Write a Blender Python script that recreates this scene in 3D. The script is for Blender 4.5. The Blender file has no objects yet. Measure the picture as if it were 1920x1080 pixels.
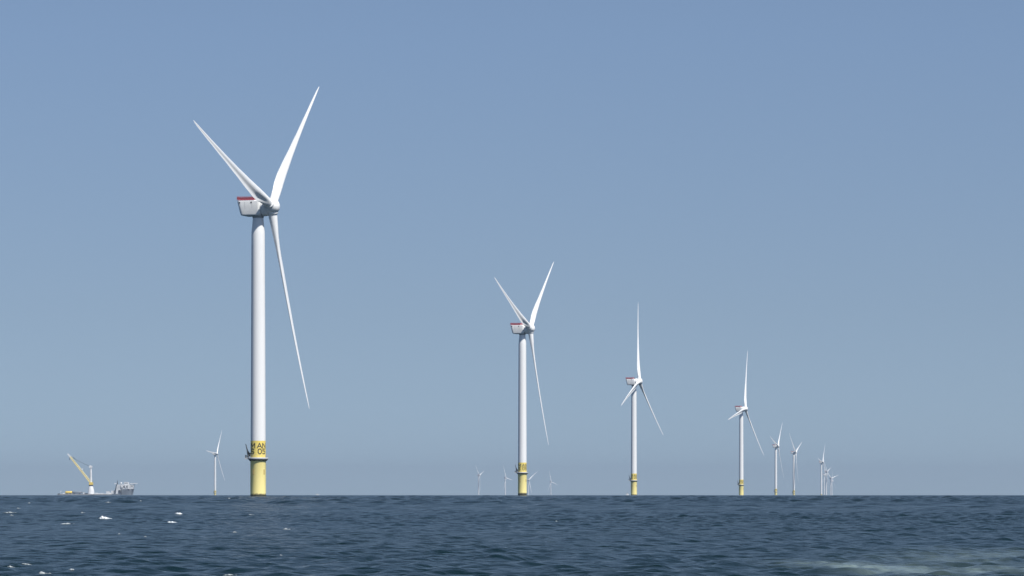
import bpy, math, random
import numpy as np
from mathutils import Vector, Matrix

rng = np.random.default_rng(7)
random.seed(7)
R = math.radians
SC = bpy.context.scene
COL = SC.collection

# ------------------------------------------------------------------ camera, sky, sun, exposure
CAM_H = 1.4                       # eye height above the water, in a small boat
F = 6733.0                        # focal length in pixels of a 1920 wide picture
LEVEL = 923.8                     # picture row of the true horizontal
EARTH = 6371000.0
cam_d = bpy.data.cameras.new('camera')
cam = bpy.data.objects.new('camera', cam_d)
COL.objects.link(cam)
cam.location = (0, 0, CAM_H)
cam.rotation_euler = (R(90), 0, 0)
cam_d.sensor_width = 36.0
cam_d.lens = F / 1920 * 36
cam_d.shift_y = (LEVEL - 540) / 1920
cam_d.clip_start = 0.5
cam_d.clip_end = 90000
SC.camera = cam

SUN_AZ, SUN_EL = 40.0, 54.0       # degrees to the right of straight behind the camera; height
world = bpy.data.worlds.new('World')
SC.world = world
world.use_nodes = True
wn, wl = world.node_tree.nodes, world.node_tree.links
bg = wn['Background']
sky = wn.new('ShaderNodeTexSky')
sky.sky_type = 'NISHITA'
sky.sun_disc = False
sky.sun_elevation = R(SUN_EL)
sky.sun_rotation = R(180 - SUN_AZ)
sky.air_density = 1.0
sky.dust_density = 0.4
sky.ozone_density = 1.5
tc = wn.new('ShaderNodeTexCoord')
sep = wn.new('ShaderNodeSeparateXYZ')
zr = wn.new('ShaderNodeMath'); zr.operation = 'MULTIPLY_ADD'
zr.inputs[1].default_value = 1.05
zr.inputs[2].default_value = 0.128
cmb = wn.new('ShaderNodeCombineXYZ')
nrm = wn.new('ShaderNodeVectorMath'); nrm.operation = 'NORMALIZE'
wl.new(tc.outputs['Generated'], sep.inputs[0])
wl.new(sep.outputs[0], cmb.inputs[0]); wl.new(sep.outputs[1], cmb.inputs[1])
wl.new(sep.outputs[2], zr.inputs[0]); wl.new(zr.outputs[0], cmb.inputs[2])
wl.new(cmb.outputs[0], nrm.inputs[0]); wl.new(nrm.outputs[0], sky.inputs['Vector'])
tint = wn.new('ShaderNodeMix'); tint.data_type = 'RGBA'; tint.blend_type = 'MULTIPLY'
tint.inputs[0].default_value = 1.0
low = wn.new('ShaderNodeMapRange')                 # the lowest degrees of the sky are a little greyer
low.inputs[1].default_value = 0.125; low.inputs[2].default_value = 0.05
lowmix = wn.new('ShaderNodeMix'); lowmix.data_type = 'RGBA'
lowmix.inputs[6].default_value = (0.95, 0.93, 0.945, 1); lowmix.inputs[7].default_value = (0.915, 0.86, 0.835, 1)
wl.new(sep.outputs[2], low.inputs[0]); wl.new(low.outputs[0], lowmix.inputs[0])
wl.new(lowmix.outputs[2], tint.inputs[7])
wl.new(sky.outputs[0], tint.inputs[6]); wl.new(tint.outputs[2], bg.inputs[0])
bg.inputs[1].default_value = 0.072

sun_d = bpy.data.lights.new('sun', 'SUN')
sun_d.energy = 3.85
sun_d.angle = R(0.53)
sun_d.color = (1.0, 0.96, 0.90)
sun = bpy.data.objects.new('sun', sun_d)
COL.objects.link(sun)
SUNV = Vector((math.sin(R(SUN_AZ)) * math.cos(R(SUN_EL)), -math.cos(R(SUN_AZ)) * math.cos(R(SUN_EL)), math.sin(R(SUN_EL))))
sun.rotation_euler = SUNV.to_track_quat('Z', 'Y').to_euler()
sun.location = SUNV * 400

SC.view_settings.view_transform = 'Standard'
SC.view_settings.look = 'None'
SC.view_settings.exposure = 0.6
SC.view_settings.gamma = 1.0

# ------------------------------------------------------------------ helpers
def lin(r, g, b):
    f = lambda c: (c / 255 / 12.92) if c / 255 <= 0.04045 else ((c / 255 + 0.055) / 1.055) ** 2.4
    return (f(r), f(g), f(b))

def mat(name, col, rough=0.45, col2=None, scale=0.6, metal=0.0, stretch=(1, 1, 1)):
    m = bpy.data.materials.new(name); m.use_nodes = True
    n, l = m.node_tree.nodes, m.node_tree.links
    b = n['Principled BSDF']
    b.inputs['Roughness'].default_value = rough
    b.inputs['Metallic'].default_value = metal
    col2 = col2 or tuple(c * 0.86 for c in col)
    t = n.new('ShaderNodeTexCoord'); mp = n.new('ShaderNodeMapping')
    mp.inputs['Scale'].default_value = stretch
    nz = n.new('ShaderNodeTexNoise'); nz.inputs['Scale'].default_value = scale
    nz.inputs['Detail'].default_value = 5
    cr = n.new('ShaderNodeValToRGB')
    cr.color_ramp.elements[0].position = 0.36; cr.color_ramp.elements[1].position = 0.62
    cr.color_ramp.elements[0].color = (*col2, 1); cr.color_ramp.elements[1].color = (*col, 1)
    l.new(t.outputs['Object'], mp.inputs[0]); l.new(mp.outputs[0], nz.inputs['Vector'])
    l.new(nz.outputs['Fac'], cr.inputs[0]); l.new(cr.outputs[0], b.inputs['Base Color'])
    return m

class MB:
    """collects shapes and links them as one mesh object"""
    def __init__(s): s.v, s.f, s.sm = [], [], []
    def add(s, verts, faces, smooth=False):
        o = len(s.v)
        s.v += [tuple(p) for p in verts]
        s.f += [tuple(i + o for i in f) for f in faces]
        s.sm += [smooth] * len(faces)
        return s
    def box(s, c, d, M=None):
        x, y, z = d[0] / 2, d[1] / 2, d[2] / 2
        P = [Vector((sx * x, sy * y, sz * z)) for sz in (-1, 1) for sy in (-1, 1) for sx in (-1, 1)]
        if M is not None: P = [M @ p for p in P]
        P = [p + Vector(c) for p in P]
        return s.add(P, [(0, 2, 3, 1), (4, 5, 7, 6), (0, 1, 5, 4), (2, 6, 7, 3), (0, 4, 6, 2), (1, 3, 7, 5)])
    def loft(s, rings, cap=True, smooth=True):
        n = len(rings[0]); V = [p for r in rings for p in r]; Fs = []
        for i in range(len(rings) - 1):
            for j in range(n):
                k = (j + 1) % n
                Fs.append((i * n + j, i * n + k, (i + 1) * n + k, (i + 1) * n + j))
        s.add(V, Fs, smooth)
        if cap:
            s.add(rings[0], [tuple(range(n - 1, -1, -1))]); s.add(rings[-1], [tuple(range(n))])
        return s
    def tube(s, a, b, ra, rb=None, n=8, smooth=True):
        a, b = Vector(a), Vector(b); rb = ra if rb is None else rb
        q = (b - a).to_track_quat('Z', 'Y')
        cs = [Vector((math.cos(2 * math.pi * i / n), math.sin(2 * math.pi * i / n), 0)) for i in range(n)]
        return s.loft([[a + q @ (c * ra) for c in cs], [b + q @ (c * rb) for c in cs]], True, smooth)
    def lathe(s, prof, n=48, axis='Z', smooth=True, cap=True):
        rings = []
        for r, z in prof:
            ring = []
            for i in range(n):
                t = 2 * math.pi * i / n
                if axis == 'Z': ring.append(Vector((r * math.cos(t), r * math.sin(t), z)))
                else: ring.append(Vector((z, r * math.cos(t), r * math.sin(t))))
            rings.append(ring)
        return s.loft(rings, cap, smooth)
    def ring_tube(s, rad, z, rr, n=32):
        rings = []
        V, Fs = [], []
        for i in range(n):
            t = 2 * math.pi * i / n
            for k in range(6):
                p = 2 * math.pi * k / 6
                q = rad + rr * math.cos(p)
                V.append((q * math.cos(t), q * math.sin(t), z + rr * math.sin(p)))
        for i in range(n):
            for k in range(6):
                a, b = i * 6 + k, i * 6 + (k + 1) % 6
                c, d = ((i + 1) % n) * 6 + (k + 1) % 6, ((i + 1) % n) * 6 + k
                Fs.append((a, d, c, b))
        return s.add(V, Fs, True)
    def build(s, name, m, parent=None, loc=(0, 0, 0)):
        me = bpy.data.meshes.new(name)
        me.from_pydata(s.v, [], s.f)
        me.polygons.foreach_set('use_smooth', s.sm)
        me.materials.append(m); me.update()
        o = bpy.data.objects.new(name, me); COL.objects.link(o)
        o.location = loc
        if parent: o.parent = parent
        return o

def tag(o, label=None, cat=None, group=None, kind=None):
    if label: o['label'] = label
    if cat: o['category'] = cat
    if group: o['group'] = group
    if kind: o['kind'] = kind
    return o

def empty(name, loc, rz=0.0):
    o = bpy.data.objects.new(name, None); COL.objects.link(o)
    o.location = loc; o.rotation_euler = (0, 0, rz); o.empty_display_size = 2
    return o

def copy_tree(o, parent=None):
    c = o.copy(); COL.objects.link(c)
    if parent: c.parent = parent
    for ch in list(o.children): copy_tree(ch, c)
    return c

def drop(d): return -d * d / (2 * EARTH)          # the sea curves away with distance

def sea_dist(py):
    """distance along the water to something standing on the water"""
    a = (py - LEVEL) / F
    lo, hi = 5.0, math.sqrt(2 * EARTH * CAM_H)
    for _ in range(60):
        m = (lo + hi) / 2
        if CAM_H / m + m / (2 * EARTH) > a: lo = m
        else: hi = m
    return lo

# ------------------------------------------------------------------ water
NW = 90
lam = np.geomspace(0.28, 12.0, NW)
kk = 2 * np.pi / lam
wdir = math.atan2(0.31, -0.95)
ang = wdir + rng.normal(0, 0.75, NW)
ph = rng.uniform(0, 2 * np.pi, NW)
slope = np.exp(-((np.log(lam / 0.95)) / 0.95) ** 2)
slope *= 0.19 / math.sqrt(float(np.sum(slope ** 2) / 2)) 
amp = slope / kk
amp = np.minimum(amp, 0.02)
kx, ky = kk * np.cos(ang), kk * np.sin(ang)

lam2 = np.geomspace(3.0, 16.0, 40)
a2 = 0.034 * lam2 / (2 * np.pi) * np.exp(-((np.log(lam2 / 6.5)) / 0.7) ** 2)
d2 = wdir + rng.normal(0, 0.8, 40); p2_ = rng.uniform(0, 6.283, 40)
def SWELL(x, y, res):
    z = np.zeros_like(x)
    for i in range(40):
        w = np.clip((lam2[i] / res - 1.2) / 1.0, 0, 1)
        k = 2 * np.pi / lam2[i]
        z += w * a2[i] * np.sin(k * (math.cos(d2[i]) * x + math.sin(d2[i]) * y) + p2_[i] + 0.8 * np.sin(0.05 * x + i) + 0.5 * np.sin(0.031 * y + 2 * i))
    return z

def waves(x, y, res):
    """height of the water; waves shorter than the mesh can carry are left to the ripples of the material"""
    z = np.zeros_like(x)
    gust = 0.75 + 0.45 * np.sin(x * 0.021 + 0.013 * y + 1.0) * np.sin(0.017 * y - 0.008 * x + 2.0)
    for i in range(NW):
        w = np.clip((lam[i] / res - 2.0) / 1.5, 0, 1)
        if not np.any(w > 0): continue
        z += w * amp[i] * np.sin(kx[i] * x + ky[i] * y + ph[i] + 0.6 * np.sin(0.11 * x * math.cos(i) + 0.07 * y * math.sin(i * 1.7)))
    r = np.sqrt(x * x + y * y)
    z *= gust
    z += SWELL(x, y, res) * np.clip((r - 130) / 350, 0, 1)      # rougher away from the boat's lee
    return z + 1.2 * np.maximum(z, 0) ** 2 - 0.01

def blob(x, y, cx, cy, sx, sy, rot=0.0):
    c, s_ = math.cos(rot), math.sin(rot)
    u = ((x - cx) * c + (y - cy) * s_) / sx
    v = (-(x - cx) * s_ + (y - cy) * c) / sy
    return np.exp(-(u * u + v * v))

def build_sea():
    rr = [3.0]
    while rr[-1] < 26000:
        r = rr[-1]
        st = 0.012 if r < 38 else (0.0016 if r < 330 else 0.0027 if r < 1600 else (0.006 if r < 6500 else 0.03))
        rr.append(r * (1 + st))
    rr = np.array(rr)
    fine = np.arange(-10.4, 10.4001, 0.034)
    c1 = np.arange(10.6, 24, 0.35); c2 = np.arange(25, 335.5, 2.5); c3 = -c1[::-1] + 360
    th = np.radians(np.concatenate([fine, c1, c2, c3]))
    dth = np.diff(np.concatenate([th, [th[0] + 2 * np.pi]]))
    nr, nt = len(rr), len(th)
    Rg, Tg = np.meshgrid(rr, th, indexing='ij')
    X, Y = Rg * np.sin(Tg), Rg * np.cos(Tg)
    dr = np.gradient(rr)
    res = np.maximum(dr[:, None], Rg * dth[None, :])
    Z = waves(X, Y, res) - Rg * Rg / (2 * EARTH)
    co = np.stack([X, Y, Z], -1).reshape(-1, 3)
    co = np.vstack([co, [[0, 0, 0]]]).astype(np.float32)
    i = np.arange(nr - 1)[:, None]; j = np.arange(nt)[None, :]
    a = (i * nt + j); b = (i * nt + (j + 1) % nt); c = ((i + 1) * nt + (j + 1) % nt); d = ((i + 1) * nt + j)
    quads = np.stack([a, d, c, b], -1).reshape(-1, 4)
    jj = np.arange(nt)
    tris = np.stack([np.full(nt, nr * nt), jj, (jj + 1) % nt], -1)
    me = bpy.data.meshes.new('water')
    nq, ntri = len(quads), len(tris)
    me.vertices.add(len(co)); me.vertices.foreach_set('co', co.ravel())
    me.loops.add(nq * 4 + ntri * 3)
    me.loops.foreach_set('vertex_index', np.concatenate([quads.ravel(), tris.ravel()]).astype(np.int32))
    me.polygons.add(nq + ntri)
    ls = np.concatenate([np.arange(nq) * 4, nq * 4 + np.arange(ntri) * 3]).astype(np.int32)
    me.polygons.foreach_set('loop_start', ls)
    me.polygons.foreach_set('use_smooth', np.ones(nq + ntri, dtype=bool))
    me.update(calc_edges=True)
    # churned water of the boat's own wake
    x, y = co[:, 0], co[:, 1]
    wk = 1.15 * blob(x, y, 6.5, 68.5, 1.0, 4.0, 0.08) + 0.8 * blob(x, y, 8.6, 66.0, 1.3, 1.6) \
        + 0.5 * blob(x, y, 9.4, 77.0, 1.3, 5.0, -0.05) + 0.8 * blob(x, y, 9.3, 63.2, 1.9, 1.3) \
        + 0.34 * blob(x, y, 11.4, 84.0, 1.5, 7.0) + 0.6 * blob(x, y, 7.2, 63.0, 1.2, 2.4) + 0.22 * blob(x, y, 10.5, 72, 3.0, 12.0)
    at = me.attributes.new('wake', 'FLOAT', 'POINT')
    at.data.foreach_set('value', wk.astype(np.float32))
    o = bpy.data.objects.new('water', me); COL.objects.link(o)
    return o

def water_mat():
    m = bpy.data.materials.new('sea_water'); m.use_nodes = True
    n, l = m.node_tree.nodes, m.node_tree.links
    b = n['Principled BSDF']
    b.inputs['IOR'].default_value = 1.333
    b.inputs['Roughness'].default_value = 0.2
    b.inputs['Specular IOR Level'].default_value = 0.072
    t = n.new('ShaderNodeTexCoord')
    def noise(sc, det, stretch, dist=0.0):
        mp = n.new('ShaderNodeMapping'); mp.inputs['Scale'].default_value = stretch
        mp.inputs['Rotation'].default_value = (0, 0, 0.3)
        z = n.new('ShaderNodeTexNoise'); z.inputs['Scale'].default_value = sc
        z.inputs['Detail'].default_value = det; z.inputs['Distortion'].default_value = dist
        l.new(t.outputs['Object'], mp.inputs[0]); l.new(mp.outputs[0], z.inputs['Vector'])
        return z
    # colour: deep blue green, patchy at large scale
    big = noise(0.05, 3, (1, 0.35, 1))
    cr = n.new('ShaderNodeValToRGB')
    cr.color_ramp.elements[0].position = 0.35; cr.color_ramp.elements[1].position = 0.68
    cr.color_ramp.elements[0].color = (0.0022, 0.0115, 0.0130, 1)
    cr.color_ramp.elements[1].color = (0.0030, 0.0135, 0.0175, 1)
    l.new(big.outputs['Fac'], cr.inputs[0])
    # wake
    at = n.new('ShaderNodeAttribute'); at.attribute_name = 'wake'
    st = noise(1.3, 6, (1.0, 0.22, 1), 0.8)
    mr = n.new('ShaderNodeMapRange'); mr.inputs[1].default_value = 0.28; mr.inputs[2].default_value = 0.76
    l.new(st.outputs['Fac'], mr.inputs[0])
    mu = n.new('ShaderNodeMath'); mu.operation = 'MULTIPLY'; mu.use_clamp = True
    l.new(at.outputs['Fac'], mu.inputs[0]); l.new(mr.outputs[0], mu.inputs[1])
    mx = n.new('ShaderNodeMix'); mx.data_type = 'RGBA'
    l.new(mu.outputs[0], mx.inputs[0]); l.new(cr.outputs[0], mx.inputs[6])
    mx.inputs[7].default_value = (0.17, 0.225, 0.22, 1)
    l.new(mx.outputs[2], b.inputs['Base Color'])
    # ripples
    n1 = noise(1.6, 4, (1, 0.8, 1), 0.3)
    n2 = noise(6.0, 3, (1, 0.8, 1), 0.2)
    b1 = n.new('ShaderNodeBump'); b1.inputs['Strength'].default_value = 1.0; b1.inputs['Distance'].default_value = 0.16
    b2 = n.new('ShaderNodeBump'); b2.inputs['Strength'].default_value = 1.0; b2.inputs['Distance'].default_value = 0.03
    gust = noise(0.11, 2, (1, 0.3, 1), 0.4)                  # smoother and rougher patches left by the wind
    gm = n.new('ShaderNodeMapRange')
    gm.inputs[1].default_value = 0.38; gm.inputs[2].default_value = 0.60; gm.inputs[3].default_value = 0.5; gm.inputs[4].default_value = 1.0
    l.new(gust.outputs['Fac'], gm.inputs[0]); l.new(gm.outputs[0], b1.inputs['Strength']); l.new(gm.outputs[0], b2.inputs['Strength'])
    l.new(n1.outputs['Fac'], b1.inputs['Height']); l.new(n2.outputs['Fac'], b2.inputs['Height'])
    l.new(b1.outputs[0], b2.inputs['Normal']); l.new(b2.outputs[0], b.inputs['Normal'])
    return m

water = build_sea()
water.data.materials.append(water_mat())
tag(water, kind='structure')

# ------------------------------------------------------------------ foam of breaking wavelets
M_foam = mat('sea_foam', (0.82, 0.85, 0.87), 0.8, (0.62, 0.68, 0.72), 9.0)
#        px    py   w    h   lean   (size as seen; turned into metres at its own distance)
CAPS = [(197, 971, 25, 4.2, 0.0), (337, 963, 19, 2.4, -0.35), (322, 979, 22, 1.8, -0.1), (126, 982, 24, 1.8, -0.1),
        (440, 998, 9, 2.6, 0.6), (537, 992, 14, 1.8, -0.1), (18, 961, 28, 1.4, -0.05), (22, 966, 8, 1.4, 0),
        (155, 961, 9, 1.5, 0.2), (34, 953, 6, 1.2, 0), (203, 942, 12, 1.0, 0), (55, 943, 6, 1.0, 0),
        (430, 934.6, 5, 1.6, 0), (264, 939, 4, 1.0, 0), (224, 1001, 6, 1.4, 0),
        (273, 1006, 6, 1.8, 0.1), (470, 965, 13, 0.9, 0), (527, 1041, 7, 1.6, 0.2),
        (50, 1058, 26, 2.2, -0.6), (22, 1063, 16, 2.0, -0.5), (80, 1075, 24, 3.6, 0.2), (137, 1068, 17, 1.6, -0.5),
        (430, 1078, 24, 1.8, 0.1), (1044, 977, 5, 1.0, 0)]
FRESH = (197, 337, 322)
M_foam2 = mat('thin_sea_foam', (0.40, 0.43, 0.44), 0.8, (0.17, 0.20, 0.22), 14.0)
thick_faces = []
fm = MB()
for (px, py, w, h, lean) in CAPS:
    dd = np.linspace(25, 1.6 * sea_dist(max(py, 934)), 8000)       # the first wave face met when looking that way
    zz = waves((px - 960) / F * dd, dd, np.maximum(dd * 0.0016, dd * np.radians(.034)) * np.where(dd < 330, 1, 1.7)) - dd * dd / (2 * EARTH)
    hit = np.nonzero(zz >= CAM_H - (py + h * 0.25 - LEVEL) / F * dd)[0]
    if len(hit) == 0: continue
    d = float(dd[hit[0]]); z0 = float(zz[hit[0]])
    x, y = (px - 960) / F * d, d
    wm, hm = w / F * d, h / F * d
    f_start = len(fm.f)
    # a ridge of foam that rises to a head and tails off, and thin scraps beside it
    parts = [(0.0, 1.0, 1.0, 0.0, random.uniform(-.25, -.05))]
    for _ in range(3 if w > 12 else 1):
        parts.append((random.uniform(-.5, .6), random.uniform(.15, .4), random.uniform(.18, .4), random.uniform(-.5, .5), 0.0))
    for (ox, sx, sz, oy, head) in parts:
        nu, nv = 40, 9
        p = [random.uniform(0, 6.3) for _ in range(6)]
        V, Fs = [], []
        for a in range(nu + 1):
            u = a / nu * 2 - 1                                       # -1 .. 1 along the ridge
            e = max(0.0, 1 - u * u) ** 0.8 * math.exp(-((u - head * 2) / 0.62) ** 2) * 0.85 + 0.15 * max(0.0, 1 - u * u)
            e *= 1 + 0.25 * math.sin(6 * u + p[0]) + 0.18 * math.sin(13 * u + p[1])
            e = max(e, 0.0)
            cyy = 0.25 * math.sin(2.5 * u + p[3]) * wm * sx * .5 + oy * wm * .4
            for b_ in range(nv):
                t = math.pi * b_ / (nv - 1)
                k = 1 + 0.15 * math.sin(5 * t + 11 * u + p[4])
                V.append((x + (ox + u * sx * 0.5) * wm + .02 * wm * math.sin(9 * t + p[5]), y + cyy - math.cos(t) * e * wm * sx * 0.16 * k,
                          z0 + sz * hm * e * math.sin(t) * k - (0.12 * hm if b_ in (0, nv - 1) else 0) + lean * (ox + u * sx * .5) * hm * 1.6))
        for a in range(nu):
            for b_ in range(nv - 1):
                Fs.append((a * nv + b_, (a + 1) * nv + b_, (a + 1) * nv + b_ + 1, a * nv + b_ + 1))
        fm.add(V, Fs, True)
    thick_faces += [0 if px in FRESH else 1] * (len(fm.f) - f_start)
foam = fm.build('sea_foam', M_foam)
foam.data.materials.append(M_foam2)
foam.data.polygons.foreach_set('material_index', thick_faces)
tag(foam, 'white foam scraps of breaking wavelets on the dark sea', 'sea foam', kind='stuff')

# ------------------------------------------------------------------ wind turbine
M_white = mat('white_tower_paint', (0.80, 0.81, 0.81), 0.38, (0.76, 0.77, 0.77), 0.12, stretch=(1, 1, 0.15))
M_blade = mat('white_blade_gelcoat', (0.82, 0.83, 0.83), 0.32, (0.79, 0.80, 0.80), 0.15)
M_nac = mat('white_nacelle_panels', (0.80, 0.81, 0.80), 0.42, (0.74, 0.75, 0.75), 0.5)
M_yel = mat('yellow_marine_paint', (0.86, 0.70, 0.19), 0.5, (0.80, 0.63, 0.15), 0.4, stretch=(1, 1, 0.2))
M_red = mat('red_railing_mesh', (0.42, 0.085, 0.105), 0.5)
M_dark = mat('dark_steel', (0.055, 0.065, 0.075), 0.6)
M_grey = mat('galvanised_steel', (0.42, 0.44, 0.46), 0.5)
M_seam = mat('grey_panel_seam', (0.35, 0.37, 0.38), 0.6)
M_letter = mat('dark_letter_paint', (0.06, 0.065, 0.05), 0.6)

def tp_material():
    """yellow foundation paint with a dark growth band at the waterline and rusty runs"""
    m = mat('yellow_foundation_paint', (0.94, 0.82, 0.34), 0.5, (0.90, 0.77, 0.29), 0.35, stretch=(1, 1, 0.18))
    n, l = m.node_tree.nodes, m.node_tree.links
    b = n['Principled BSDF']; src = b.inputs['Base Color'].links[0].from_socket
    t = n.new('ShaderNodeTexCoord'); s = n.new('ShaderNodeSeparateXYZ'); l.new(t.outputs['Object'], s.inputs[0])
    nz = n.new('ShaderNodeTexNoise'); nz.inputs['Scale'].default_value = 1.2; nz.inputs['Detail'].default_value = 4
    l.new(t.outputs['Object'], nz.inputs['Vector'])
    a = n.new('ShaderNodeMath'); a.operation = 'MULTIPLY_ADD'; a.inputs[1].default_value = -1.2
    l.new(nz.outputs['Fac'], a.inputs[0]); l.new(s.outputs[2], a.inputs[2])
    r = n.new('ShaderNodeMapRange'); r.inputs[1].default_value = 1.42; r.inputs[2].default_value = 2.0
    r.inputs[3].default_value = 1.0; r.inputs[4].default_value = 0.0
    l.new(a.outputs[0], r.inputs[0])
    x = n.new('ShaderNodeMix'); x.data_type = 'RGBA'; x.inputs[7].default_value = (0.05, 0.052, 0.035, 1)
    l.new(r.outputs[0], x.inputs[0]); l.new(src, x.inputs[6]); l.new(x.outputs[2], b.inputs['Base Color'])
    return m
M_tp = tp_material()

HUB_Z, HUB_X, BLADE_R, TILT = 109.8, 5.5, 77.0, R(5.6)

def interp(tab, t):
    for (a, *va), (b, *vb) in zip(tab, tab[1:]):
        if t <= b:
            u = (t - a) / (b - a); u = u * u * (3 - 2 * u) * 0.4 + u * 0.6
            return [p + (q - p) * u for p, q in zip(va, vb)]
    return list(tab[-1][1:])

def blade_mb():
    #        r/R   chord thick twist axis
    tab = [(0.020, 3.30, 3.30, 20, .50), (0.050, 3.35, 3.25, 20, .50), (0.10, 3.9, 2.9, 18, .44), (0.155, 4.7, 2.2, 15, .37),
           (0.21, 4.95, 1.65, 11, .33), (0.30, 4.45, 1.25, 8.5, .31), (0.45, 3.35, .85, 6, .30), (0.60, 2.5, .58, 4.2, .30),
           (0.80, 1.65, .34, 2.8, .30), (0.94, 1.05, .19, 2, .30), (0.985, .6, .10, 2, .28), (1.0, .12, .03, 2, .3)]
    n, rings = 28, []
    ts = np.concatenate([np.linspace(0.02, 0.3, 22), np.linspace(0.32, 0.94, 32), np.linspace(0.95, 1, 9)])
    for t in ts:
        ch, th, tw, ax = interp(tab, t)
        rnd = max(0.0, min(1.0, (0.155 - t) / 0.105))       # 1 = round root, 0 = aerofoil
        ring = []
        for i in range(n):
            a = 2 * math.pi * i / n
            cx = 0.5 * (1 + math.cos(a))                     # 1 trailing edge, 0 leading edge
            yt = 5 * (0.2969 * math.sqrt(cx) - .126 * cx - .3516 * cx ** 2 + .2843 * cx ** 3 - .1036 * cx ** 4)
            if math.sin(a) < 0:
                q = max(0.0, min(1.0, (cx - 0.38) / 0.36)); q = q * q * (3 - 2 * q)
                yt *= -0.78 + 1.02 * q
            yr = 0.5 * math.sin(a)
            yy = (yr * rnd + yt * (1 - rnd)) * th
            u = -(cx - ax) * ch                              # towards the leading edge (+y)
            bt = R(tw)
            X = u * math.sin(bt) - yy * math.cos(bt)         # +x is upwind; the fuller side faces downwind
            Y = u * math.cos(bt) + yy * math.sin(bt)
            rr_ = t * BLADE_R
            pre = 1.9 * t ** 2.2 - 0.2
            ring.append((X + pre, Y + 0.25 * math.sin(math.pi * t), rr_))
        rings.append(ring)
    return MB().loft(rings)

def nacelle_mb():
    m = MB(); rings = []
    n = 8
    for (x, top, bot, wt, wb) in [(-7.16, 111.9, 106.8, 3.1, 2.8), (-7.0, 112.05, 106.5, 3.35, 3.0), (-6.2, 112.1, 106.3, 3.5, 3.08),
                                  (-5.5, 112.1, 106.3, 3.5, 3.08), (0.9, 112.1, 106.25, 3.5, 3.08), (1.5, 112.05, 106.3, 3.45, 3.08), (1.75, 111.7, 106.6, 3.1, 2.5)]:
        # slanted rear: the foot of the box starts further forward
        ring = []
        pts = []
        rc = 0.55
        for (cy, cz, a0, wv) in [(wb - .6, bot + .6, 270, .6), (wt - rc, top - rc, 0, rc), (-(wt - rc), top - rc, 90, rc), (-(wb - .6), bot + .6, 180, .6)]:
            for k in range(5):
                a = R(a0 + 22.5 * k)
                pts.append((cy + wv * math.cos(a), cz + wv * math.sin(a)))
        for (y, z) in pts:
            sl = 1.35 * (112.1 - z) / 5.8 if x < -5 else 0.0
            ring.append((x + sl, y, z))
        rings.append(ring)
    m.loft(rings)
    return m

STROKES = {'M': [[(0, 0), (0, 1), (.5, .35), (1, 1), (1, 0)]], 'A': [[(0, 0), (.5, 1), (1, 0)], [(.2, .33), (.8, .33)]],
           'N': [[(0, 0), (0, 1), (1, 0), (1, 1)]],
           'S': [[(1, .84), (.8, 1), (.2, 1), (0, .84), (0, .66), (.2, .52), (.8, .48), (1, .34), (1, .16), (.8, 0), (.2, 0), (0, .16)]],
           '0': [[(.3, 0), (0, .22), (0, .78), (.3, 1), (.7, 1), (1, .78), (1, .22), (.7, 0), (.3, 0)]],
           '5': [[(.95, 1), (.1, 1), (.05, .56), (.6, .6), (1, .42), (1, .18), (.7, 0), (.2, 0), (0, .14)]]}

def lettering_mb(base_ang, rad):
    """painted letters bent round the tower; base_ang is the direction the group faces"""
    m = MB()
    cnt = 0
    rows = [(20.35, [('M', -62, -22), ('A', -3, 32), ('N', 40, 72)]), (18.25, [('S', -62, -30), ('0', 4, 29), ('5', 40, 66)])]
    Hh, w = 1.75, 0.34
    for (z1, gl) in rows:
        zb = z1 - Hh / 2 - 0.1
        for ch, a0, a1 in gl:
            W = R(a1 - a0) * rad
            u0 = R(a0) * rad
            for st in STROKES[ch]:
                for (p, q) in zip(st, st[1:]):
                    p = Vector((u0 + p[0] * W, zb + p[1] * Hh)); q = Vector((u0 + q[0] * W, zb + q[1] * Hh))
                    dv = (q - p); L = dv.length; dv.normalize(); nv = Vector((-dv.y, dv.x)) * w / 2
                    k = max(1, int(L / 0.2)); cnt += 1; lift = .012 + .0013 * cnt
                    p = p - dv * w * .35; q = q + dv * w * .35
                    V = []
                    for i in range(k + 1):
                        c = p.lerp(q, i / k)
                        for e, off in ((c + nv, lift), (c - nv, lift), (c + nv, .0), (c - nv, .0)):
                            a = base_ang + e.x / rad
                            V.append(((rad + off) * math.cos(a), (rad + off) * math.sin(a), e.y))
                    Fs = []
                    for i in range(k):
                        a, b = i * 4, (i + 1) * 4
                        Fs += [(a, a + 1, b + 1, b), (a, b, b + 2, a + 2), (a + 1, a + 3, b + 3, b + 1)]
                    m.add(V, Fs)
    return m

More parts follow.
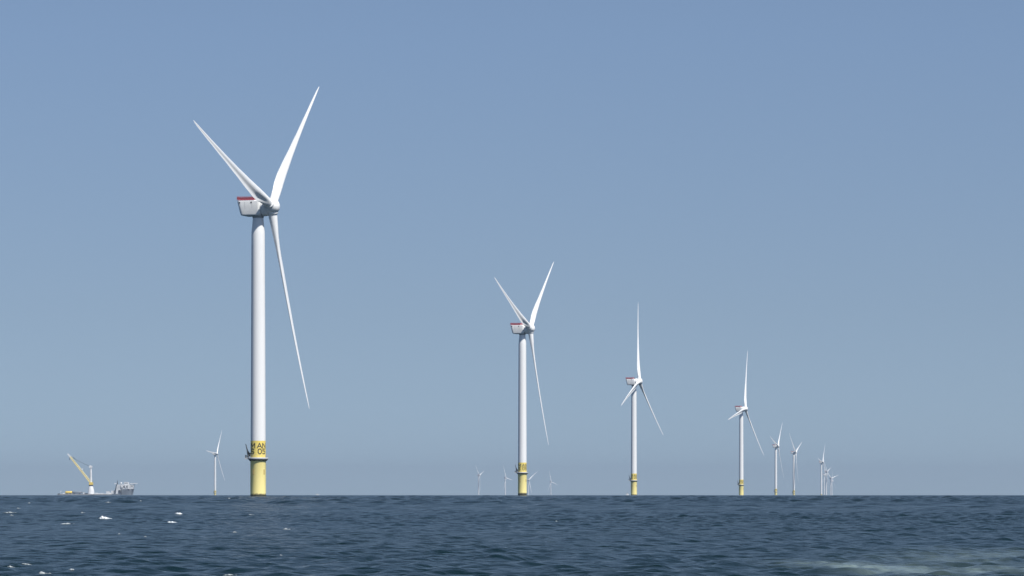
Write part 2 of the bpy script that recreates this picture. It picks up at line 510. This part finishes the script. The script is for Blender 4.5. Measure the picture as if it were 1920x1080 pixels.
def make_turbine(yaw):
    """local +x is the way the rotor faces; z = 0 is the water"""
    root = empty('wind_turbine', (0, 0, 0), yaw)
    wv = lambda x, y, z=0: Vector((x * math.cos(yaw) + y * math.sin(yaw), -x * math.sin(yaw) + y * math.cos(yaw), z))   # picture direction -> local
    MB().lathe([(2.88, -14), (2.88, 3), (2.88, 14.7), (2.94, 14.85), (2.94, 15.1)]).build('foundation', M_tp, root)
    # upper yellow band and white tower
    MB().lathe([(2.82, 15.9), (2.80, 19), (2.79, 22.1)]).build('tower_base_band', M_yel, root)
    prof = [(2.785, 21.9)]
    for z in (40, 60, 80, 95, 99.6): prof.append((2.785 - (z - 22.1) / 77.5 * 0.30, z))
    prof += [(2.44, 100.4), (1.98, 105.4), (1.98, 106.4)]
    tw = MB().lathe([(2.72, 2.0), (2.72, 21.9)], 64, cap=False).lathe(prof, 64).build('tower', M_white, root)
    for z in (47, 74): MB().ring_tube(2.785 - (z - 22.1) / 77.5 * 0.30 - 0.03, z, 0.06, 48).build('flange', M_nac, tw)
    # platform round the foundation, widened on the side of the small crane
    pl = MB().lathe([(2.96, 15.12), (3.6, 15.12), (3.74, 15.28), (3.74, 15.9), (2.83, 15.9)], 40, cap=False)
    c = wv(-3.5, 0.9, 15.55); mz = Matrix.Rotation(-yaw, 3, 'Z')
    pl.box(c, (3.0, 2.2, 0.55), mz)
    plat = pl.build('access_platform', M_grey, root)
    br = MB()
    for i in range(10):
        a = 2 * math.pi * i / 10 + .2
        br.tube((2.9 * math.cos(a), 2.9 * math.sin(a), 14.5), (3.55 * math.cos(a), 3.55 * math.sin(a), 15.05), .09, n=6)
    br.lathe([(2.95, 14.75), (3.45, 14.95), (3.45, 15.11), (2.95, 15.11)], 40, cap=False)
    br.build('bracket', M_dark, plat)
    ra = MB()
    for z in (16.45, 17.0): ra.ring_tube(3.66, z, 0.025, 36)
    for i in range(18):
        a = 2 * math.pi * i / 18
        ra.tube((3.66 * math.cos(a), 3.66 * math.sin(a), 15.9), (3.66 * math.cos(a), 3.66 * math.sin(a), 17.02), .03, n=5)
    ra.build('railing', M_grey, plat)
    dv = MB()
    b0 = wv(-3.7, 0.6); up = Vector((0, 0, 1))
    dv.tube(b0 + up * 15.8, b0 + up * 17.6, .42, .36)
    dv.tube(b0 + up * 17.4, wv(-3.95, 0.6) + up * 18.3, .5, .32)
    dv.tube(wv(-3.95, 0.6) + up * 18.2, wv(-4.65, 0.6) + up * 20.9, .26, .13)
    dv.box(wv(-3.35, .75) + up * 17.0, (.9, .9, 1.3), mz)
    dv.build('davit_crane', M_dark, root)
    cab = MB(); cab.box(wv(-4.6, 0.9) + up * 16.35, (.55, 1.0, 1.0), mz); cab.build('equipment_box', M_dark, root)
    # boat landing: two fender tubes and a ladder on the side away from the camera
    bl = MB()
    wb = lambda y, x, z=0: wv(x - 1, -y, z)
    for ox in (0.2, 1.8): bl.tube(wb(-3.35, ox, -4), wb(-3.35, ox, 10.5), .14, n=8)
    for z in np.arange(-2, 14.5, 0.6): bl.tube(wb(-3.12, .75, z), wb(-3.12, 1.25, z), .03, n=5)
    for ox in (.75, 1.25): bl.tube(wb(-3.12, ox, -3), wb(-3.12, ox, 15.1), .05, n=5)
    for z in (1.5, 6, 10.2):
        for ox in (0.2, 1.8): bl.tube(wb(-3.35, ox, z), wb(-2.2, ox, z), .09, n=6)
    bl.build('boat_landing', M_yel, root)
    # letters face a little left of the camera like the rest of the painted band
    lt = lettering_mb(R(-90) - yaw, 2.80).build('lettering', M_letter, root)
    for (a0, hh) in ((-42, 2.2), (48, 1.9)):
        mk = MB()
        for k in range(6):
            a = R(-90 + a0 + 3.2 * k) - yaw
            mk.box((2.885 * math.cos(a), 2.885 * math.sin(a), 10.5), (.03, .17, hh), Matrix.Rotation(a, 3, 'Z'))
        mk.build('draught_mark', M_yelmark, root)
    # nacelle
    nc = nacelle_mb().build('nacelle', M_nac, root)
    hd = MB(); wt = 3.52
    for (a, b) in (((-7.05, -wt), (-.3, -wt)), ((-7.05, wt), (-.3, wt)), ((-7.05, -wt), (-7.05, wt)), ((-.3, -wt), (-.3, wt))):
        a3, b3 = Vector((*a, 0)), Vector((*b, 0)); L = (b3 - a3).length; k = max(2, int(L / 0.75))
        for z in (112.45, 112.75, 113.05, 113.4): hd.tube(a3 + up * z, b3 + up * z, .055, n=5)
        for i in range(k + 1):
            p = a3.lerp(b3, i / k); hd.tube(p + up * 112.05, p + up * 113.45, .05, n=5)
        mid = (a3 + b3) / 2
        dx, dy = abs(b3.x - a3.x), abs(b3.y - a3.y)
        hd.box(mid + up * 112.75, (max(dx - .1, .03), max(dy - .1, .03), .8))
    hd.build('hoist_platform_railing', M_red, nc)
    side = lambda z: -(3.5 - 0.42 * (111.55 - z) / 4.4)
    for x in (-6.05, -1.4):
        MB().tube((x, side(111.2) + .25, 111.2), (x, side(111.2) - 0.05, 111.2), .30, n=14).build('vent_port', M_dark, nc)
    for y in (-2.2, 2.2):
        MB().tube((-.1, y, 112), (-.1, y, 114.3), .06).tube((-.1, y - .4, 114.1), (-.1, y + .4, 114.1), .05).build('wind_sensor', M_grey, nc)
    for x in (-4.0, -1.2):
        ks = MB()
        P = []
        for z in (111.5, 107.3): P.append((x, side(z) - .015, z))
        q = [Vector(p) for p in P]
        ks.add([q[0] + Vector((-.035, 0, 0)), q[0] + Vector((.035, 0, 0)), q[1] + Vector((.035, 0, 0)), q[1] + Vector((-.035, 0, 0)),
                q[0] + Vector((-.035, .1, 0)), q[0] + Vector((.035, .1, 0)), q[1] + Vector((.035, .1, 0)), q[1] + Vector((-.035, .1, 0))],
               [(0, 3, 2, 1), (0, 4, 7, 3), (1, 2, 6, 5)])
        ks.build('panel_seam', M_seam, nc)
    MB().lathe([(1.9, 105.5), (2.05, 105.55), (2.1, 106.0), (2.1, 106.4)], 40).build('yaw_bearing', M_seam, nc)
    # rotor: generator drum, hub and blades turn about a tilted axis through the hub
    gz = HUB_Z - (HUB_X - 2.6) * math.tan(TILT) - 0.2
    dm = MB().lathe([(2.3, -1.0), (2.9, -.92), (3.12, -.6), (3.18, 0), (3.12, .9), (2.7, 1.25), (2.2, 1.55)], 48, 'X').build('generator_drum', M_nac, root, (2.6, 0, gz))
    dm.rotation_euler = (0, -TILT, 0)
    hub = MB().lathe([(2.2, -1.9), (2.6, -1.55), (2.75, -.9), (2.78, 0.2), (2.65, 1.1), (2.3, 1.9), (1.75, 2.45), (1.0, 2.82), (.35, 2.95), (.02, 2.97)], 48, 'X')
    for k in range(3):
        M = Matrix.Rotation(-2 * math.pi * k / 3, 3, 'X')
        n = 32; rg = []
        for (r_, z_) in ((1.95, 1.0), (1.9, 2.6), (1.8, 3.05), (1.66, 3.1)):
            rg.append([M @ Vector((r_ * math.cos(2 * math.pi * i / n), r_ * math.sin(2 * math.pi * i / n), z_)) for i in range(n)])
        hub.loft(rg)
    ho = hub.build('hub', M_blade, root, (HUB_X, 0, HUB_Z))
    ho.rotation_euler = (0, -TILT, 0)
    bm = blade_mb().build('blade', M_blade, ho)
    for k in (1, 2):
        c = bm.copy(); COL.objects.link(c); c.parent = ho; c.rotation_euler = (-2 * math.pi * k / 3, 0, 0)
    return root

M_yelmark = mat('worn_marking_paint', (0.60, 0.47, 0.17), 0.6)

YAW = R(-18)
#           tower px, hub py, rotor px (None: from the curve of the sea), blade angle, yaw, label
TURB = [(484.0, 387.5, 1333, 48.7, -17.8, -0.8, 'tall white wind turbine nearest of all, with dark letters on its yellow base'),
        (979.4, 616.0, 2328, 52.3, -17.9, -0.8, 'second nearest white wind turbine, at picture centre, one blade hanging almost straight down'),
        (1188.5, 715.0, 3385, 11.2, -18.7, -0.8, 'white wind turbine with upright blade, right of the centre one and left of its twin'),
        (1389.8, 766.5, 4413, 18.8, -22.2, -0.8, 'smaller white wind turbine with upright blade, left of the slim close pair'),
        (1454.7, 836.5, None, 45.5, -18, 7, 'left one of the slim pair of white wind turbines at the right'),
        (1488.4, 848.4, None, 69.0, -18, 8, 'right one of the slim pair of turbines, its upper blades in a V'),
        (1540.0, 866.7, None, 39.0, -18, 15, 'tallest and leftmost turbine of the tight far cluster at the right'),
        (1545.5, 889.8, None, 2.0, -18, 15, 'faint far turbine with upright blade just behind the tallest of the cluster'),
        (1549.2, 884.7, None, 74.0, -18, 15, 'faint far turbine mid cluster, one blade pointing up to the right'),
        (1557.5, 897.0, None, 74.0, -40, 15, 'hazy far turbine of the cluster with a blade stretched far out right'),
        (1560.0, 901.7, None, 6.0, -18, 15, 'smallest hazy turbine at the right end of the cluster, one blade upright'),
        (403.3, 850.7, None, 35.5, -18, 8, 'small white wind turbine left of the nearest one, near the crane ship'),
        (897.5, 891.5, None, 72.0, -18, 15, 'faint far turbine, leftmost of four round the centre turbine, upper blades in a V'),
        (947.4, 896.2, None, -21.0, -24, 15, 'faint far turbine just left of the centre turbine'),
        (990.6, 899.9, None, 50.0, -58, 15, 'faint far turbine peeping out right behind the yellow base of the centre turbine'),
        (1032.8, 903.8, None, -15.0, -34, 15, 'faintest far turbine standing alone right of the centre turbine')]

def dist_from_hub(py):
    lo, hi = 3000.0, 30000.0
    g = lambda D: CAM_H + (LEVEL - py) / F * D - drop(D) - HUB_Z
    for _ in range(60):
        m = (lo + hi) / 2
        if g(m) < 0: lo = m
        else: hi = m
    return lo

LOW_PARTS = ('foundation', 'tower_base_band', 'access_platform', 'davit_crane', 'equipment_box', 'boat_landing', 'lettering', 'draught_mark')
proto = make_turbine(YAW)
turbines = []
for i, (px, hy, dist, th, yw, low, lab) in enumerate(TURB):
    o = proto if i == 0 else copy_tree(proto)
    D = dist or dist_from_hub(hy)
    o.location = ((px - 960) / F * D, D, CAM_H + (LEVEL - hy) / F * D - HUB_Z)
    o.rotation_euler = (0, 0, R(yw))
    for ch in o.children:
        k = ch.name.split('.')[0]
        if k == 'hub': ch.rotation_euler = (-R(th), -TILT, 0)
        if k in LOW_PARTS: ch.location.z = -low        # the far ones stand on lower foundations
    tag(o, lab, 'wind turbine', 'wind turbines standing in the sea')
    turbines.append(o)

# ------------------------------------------------------------------ crane ship far off on the left
DS = 9000.0
SPX = DS / F
HZ = 928.3
def Z4(zx, zy):
    """local ship coordinates of a spot: x along the ship, z above the water"""
    return ((zx / 10.8 + 100 - 180) * SPX, 1.56 + (HZ - (zy / 10.8 + 840)) * SPX)
ship = empty('crane_ship', ((180 - 960) / F * DS, DS, drop(DS)))
tag(ship, 'long heavy lift crane ship with a raised yellow boom, far off on the left horizon', 'ship')
M_hull = mat('ship_hull_grey', (0.17, 0.20, 0.23), 0.55, (0.12, 0.14, 0.17), 0.1)
M_shull = mat('ship_low_hull', (0.30, 0.31, 0.32), 0.6, (0.22, 0.22, 0.23), 0.08)
M_swhite = mat('ship_white_paint', (0.78, 0.79, 0.79), 0.5, (0.66, 0.67, 0.68), 0.1)
M_sgrey = mat('ship_grey_steel', (0.62, 0.64, 0.65), 0.55, (0.48, 0.50, 0.52), 0.12)
M_syel = mat('ship_yellow_paint', (0.85, 0.62, 0.10), 0.5)
M_boom = mat('faded_boom_paint', (0.88, 0.76, 0.36), 0.5)
M_glass = mat('ship_window_glass', (0.03, 0.04, 0.05), 0.1)

def poly_extrude(m, pts, y0, y1):
    n = len(pts)
    V = [(x, y0, z) for x, z in pts] + [(x, y1, z) for x, z in pts]
    Fs = [tuple(range(n)), tuple(range(2 * n - 1, n - 1, -1))] + [(i, i + n, (i + 1) % n + n, (i + 1) % n) for i in range(n)]
    return m.add(V, Fs)

# hull: plan tapers to the bow on the right, low working deck with a high bow
m = MB(); rings = []
for zx, dk, hb in [(95, 938, 17), (150, 932, 20), (400, 930, 21), (1200, 930, 21)]:
    x, z = Z4(zx, dk); rings.append([(x, -hb, -6), (x, hb, -6), (x, hb, z), (x, -hb, z)])
m.loft(rings, smooth=False)
hull = m.build('hull', M_shull, ship)
m = MB(); rings = []
for zx, dk, hb in [(1395, 832, 21), (1500, 830, 18), (1580, 828, 11), (1638, 826, 2.5)]:
    x, z = Z4(zx, dk); rk = 6.0 if zx > 1600 else 0
    rings.append([(x - rk, -hb * .8, -6), (x - rk, hb * .8, -6), (x, hb, z), (x, -hb, z)])
m.loft(rings, smooth=False)
m.build('forecastle', M_hull, ship)
m = MB()
x0, z0 = Z4(1200, 930); x1, z1 = Z4(1396, 926)
m.box(((x0 + x1) / 2, 0, (z1 - 6) / 2), (x1 - x0, 40, z1 + 6)); m.build('midship_hull', M_hull, ship)
def sbox(name, zx0, zx1, zy0, zy1, y0, y1, mt, parent=ship):
    a, b = Z4(zx0, zy1), Z4(zx1, zy0)
    return MB().box(((a[0] + b[0]) / 2, (y0 + y1) / 2, (a[1] + b[1]) / 2), (b[0] - a[0], y1 - y0, b[1] - a[1])).build(name, mt, parent)
# crane
def zring(zy, zx0, zx1, n=16):
    x0, z = Z4(zx0, zy); x1, _ = Z4(zx1, zy); c = (x0 + x1) / 2; r = (x1 - x0) / 2
    return [(c + r * math.cos(2 * math.pi * i / n), r * math.sin(2 * math.pi * i / n), z) for i in range(n)]
MB().loft([zring(945, 690, 835), zring(880, 700, 830), zring(790, 716, 806), zring(768, 724, 796)]).build('crane_pedestal', M_swhite, ship)
MB().loft([zring(770, 720, 800), zring(745, 715, 805)]).build('slewing_ring', M_dark, ship)
ch = MB(); a, b = Z4(728, 745), Z4(802, 690)
ch.box(((a[0] + b[0]) / 2, 0, (a[1] + b[1]) / 2), (b[0] - a[0], 9, b[1] - a[1])); ch.build('crane_house', M_syel, ship)
MB().loft([zring(692, 738, 786), zring(400, 742, 778)]).build('crane_mast', M_swhite, ship)
hx, hz = Z4(757, 380)
MB().box((hx, 0, hz), (7.5, 6, 4.6)).box((hx - 1, 0, hz + 2.6), (4, 5, 1.4)).build('mast_head', M_swhite, ship)
def lattice(name, p, q, w0, w1, mt, tk, nseg, parent=ship):
    p, q = Vector(p), Vector(q); d = (q - p).normalized(); s = Vector((0, 1, 0)); u = d.cross(s)
    m = MB(); C = []
    for i in range(nseg + 1):
        t = i / nseg; w = w0 + (w1 - w0) * t; c = p.lerp(q, t)
        C.append([c + (u * a + s * b) * w / 2 for a, b in ((-1, -1), (1, -1), (1, 1), (-1, 1))])
    for i in range(nseg):
        for k in range(4):
            m.tube(C[i][k], C[i + 1][k], tk, n=5); m.tube(C[i][k], C[i + 1][(k + 1) % 4], tk * .6, n=4)
            m.tube(C[i][k], C[i][(k + 1) % 4], tk * .6, n=4)
    return m.build(name, mt, parent)
bp, bq = Z4(765, 712), Z4(345, 178); bt = Z4(288, 118)
boom = lattice('boom', (bp[0], 0, bp[1]), (bq[0], 0, bq[1]), 4.0, 3.0, M_boom, .75, 22)
lattice('boom_tip', (bq[0], 0, bq[1]), (bt[0], 0, bt[1]), 3.0, 1.8, M_swhite, .5, 4, boom)
kx_, kz_ = Z4(578, 428)
MB().box((kx_, 0, kz_), (4.6, 5, 3.4)).build('sheave_block', M_swhite, boom)
sc = MB(); s0 = Z4(398, 188); s1 = Z4(738, 372); sm_ = Z4(470, 240)
for oy in (-2, -.7, .7, 2):
    sc.tube((s0[0], oy, s0[1]), (sm_[0], oy, sm_[1]), .8, .45, 6); sc.tube((sm_[0], oy, sm_[1]), (s1[0], oy, s1[1]), .34, .34, 6)
s00 = Z4(350, 165); sc.tube((s00[0], 0, s00[1]), (s0[0], 0, s0[1]), .3)
sc.build('stay_cable', M_dark, ship)
hk = MB(); h0, h1 = Z4(322, 165), Z4(325, 238)
hk.tube((h0[0], 0, h0[1]), (h1[0], 0, h1[1] + 2), .25); hk.tube((h1[0], 0, h1[1] + 2.5), (h1[0], 0, h1[1] - 1), 1.0, .5, 8)
hk.build('hook_block', M_dark, ship)
# superstructure on the bow
sbox('lattice_leg_housing', 1236, 1300, 850, 950, -8, 6, M_hull)
tw_ = Z4(1272, 870); tt_ = Z4(1290, 740)
lattice('mast_tower', (tw_[0], 0, tw_[1]), (tt_[0], 0, tt_[1]), 5, 3.4, M_dark, .5, 6)
f0, f1 = Z4(1296, 742), Z4(1298, 650)
MB().tube((f0[0], 0, f0[1]), (f1[0], 0, f1[1]), 1.6, .4, 10).build('funnel', M_dark, ship)
sbox('mast_arm', 1238, 1276, 712, 728, -2, 2, M_swhite)
p_ = MB(); poly_extrude(p_, [Z4(1268, 950), Z4(1392, 950), Z4(1378, 738), Z4(1306, 738)], -15, 12); p_.build('aft_house', M_sgrey, ship)
dx_, dz_ = Z4(1378, 712); MB().lathe([(.05, -2.4), (1.5, -2.0), (2.3, -1), (2.5, 0), (2.2, 1.2), (1.4, 2.1), (.05, 2.5)], 16).build('radar_dome', M_swhite, ship, (dx_, -4, dz_))
br_ = sbox('deckhouse', 1392, 1560, 735, 834, -16, 14, M_sgrey)
sbox('bridge', 1440, 1525, 690, 737, -14, 12, M_swhite, br_)
for (a, b, c, d, mt) in ((1385, 1425, 745, 800, M_swhite), (1462, 1492, 742, 800, M_swhite), (1518, 1552, 738, 830, M_swhite)):
    sbox('stair_block', a, b, c, d, -17.5, -15.9, mt, br_)
sbox('fore_house', 1562, 1630, 745, 830, -9, 9, M_sgrey)
for (a, b, c, d) in ((1430, 1460, 770, 800), (1494, 1514, 760, 800), (1400, 1420, 805, 818)):
    sbox('window', a, b, c, d, -16.3, -15.9, M_glass, br_)
sbox('window', 1446, 1520, 704, 716, -14.3, -13.9, M_glass, br_)
sbox('window', 1572, 1622, 762, 774, -9.3, -8.9, M_glass)
hh = MB(); a, b = Z4(1560, 724), Z4(1700, 712)
hh.box(((a[0] + b[0]) / 2, 0, (a[1] + b[1]) / 2), (b[0] - a[0], 18, b[1] - a[1]))
for zx in (1580, 1620, 1645):
    q = Z4(zx, 723); r_ = Z4(min(zx, 1620), 830)
    for oy in (-6, 6): hh.tube((r_[0], oy, r_[1]), (q[0], oy, q[1]), .35, n=5)
hh.build('helideck', M_swhite, ship)
sbox('gun_housing', 1335, 1375, 850, 905, -17, -15.3, M_dark); sbox('side_door', 1388, 1402, 850, 945, -21.4, -20, M_dark)
# low clutter along the working deck
for (a, b, c, d, mt, nm) in ((610, 640, 895, 932, M_sgrey, 'winch'), (640, 690, 912, 932, M_dark, 'bollard'), (850, 905, 905, 932, M_sgrey, 'winch'),
                             (905, 960, 918, 932, M_swhite, 'deck_locker'), (965, 1020, 910, 932, M_sgrey, 'winch'), (1030, 1075, 920, 932, M_sgrey, 'deck_locker'),
                             (1080, 1140, 875, 932, M_sgrey, 'deck_cabin'), (1140, 1175, 905, 932, M_swhite, 'deck_locker'), (1178, 1228, 862, 932, M_sgrey, 'deck_cabin'),
                             (100, 135, 918, 936, M_dark, 'bollard'), (200, 245, 908, 934, M_sgrey, 'winch')):
    sbox(nm, a, b, c, d, -12 + random.uniform(-3, 3), 4, mt)
g0, g1 = Z4(150, 935), Z4(150, 872)
MB().tube((g0[0], 0, g0[1]), (g1[0], 0, g1[1] - 1), .3).tube((g1[0], 0, g1[1] - 1.3), (g1[0], 0, g1[1] + 1), 1.4, 1.2, 8).build('stern_lamp_mast', M_swhite, ship)
# cargo lying on the working deck
def lying_pipe(name, zx0, zx1, zy0, zy1, mt, label, cat, taper=1.0):
    a, b = Z4(zx0, zy1), Z4(zx1, zy0)
    r = (b[1] - a[1]) / 2; zc = (a[1] + b[1]) / 2; L = b[0] - a[0]
    o = MB().lathe([(r * .9, 0), (r, .05), (r, L * .35), (r, L * .6), (r * taper, L - .05), (r * taper * .92, L)], 28, 'X').build(name, mt, None,
        (ship.location.x + a[0], DS - 6, ship.location.z + zc))
    return tag(o, label, cat)
dz = Z4(0, 930)[1] - Z4(0, 922)[1]
lying_pipe('foundation_pipe', 250, 386, 873, 922, M_syel, 'short yellow steel foundation pipe lying on the stern deck of the crane ship', 'pipe')
lying_pipe('foundation_pile', 390, 600, 876, 922, M_hull, 'long dark foundation pile lying on deck between the yellow pipe and the crane', 'pile', .8)
cr_ = 0
for i, (zx, own) in enumerate(((285, 0), (350, 0), (430, 0), (540, 0))):
    sbox('cargo_cradle', zx - 8, zx + 8, 916, 932, -12, 0, M_dark)

# ------------------------------------------------------------------ two tiny boats on the horizon
def small_boat(name, px, D, L, H, label):
    t = empty(name, ((px - 960) / F * D, D, drop(D)))
    tag(t, label, 'boat')
    m = MB(); rings = []
    for u, hb, dk in ((-.5, .16, .35), (-.2, .19, .34), (.2, .17, .38), (.42, .08, .46), (.5, .01, .5)):
        rings.append([(u * L, -hb * L * .7, -.5), (u * L, hb * L * .7, -.5), (u * L, hb * L, dk * H), (u * L, -hb * L, dk * H)])
    m.loft(rings, smooth=False); m.build('hull', M_swhite, t)
    c = MB().box((-.05 * L, 0, .60 * H), (.42 * L, .24 * L, .5 * H)).build('cabin', M_swhite, t)
    MB().box((-.05 * L, 0, .72 * H), (.425 * L, .245 * L, .13 * H)).build('window', M_glass, c)
    MB().tube((-.1 * L, 0, .8 * H), (-.1 * L, 0, 1.15 * H), .12, n=6).build('mast', M_grey, t)
small_boat('crew_boat', 595.3, 8200, 9.0, 5.2, 'tiny white boat alone on the horizon right of the nearest turbine')
small_boat('crew_boat', 1176.3, 7600, 6.5, 7.0, 'tiny pale boat on the horizon at the left foot of a wind turbine')

# ------------------------------------------------------------------ sea air
HB = 26500.0
hz_ = MB().box((0, 0, (192 - 60) / 2), (2 * HB, 2 * HB, 252))
haze_m = bpy.data.materials.new('sea_haze'); haze_m.use_nodes = True
n, l = haze_m.node_tree.nodes, haze_m.node_tree.links
n.remove(n['Principled BSDF'])
pv = n.new('ShaderNodeVolumePrincipled')
pv.inputs['Color'].default_value = (0.395, 0.49, 0.63, 1)
pv.inputs['Density'].default_value = 3.2e-5
l.new(pv.outputs[0], n['Material Output'].inputs['Volume'])
haze = hz_.build('haze', haze_m)
tag(haze, 'thin pale sea haze', 'haze', kind='stuff')
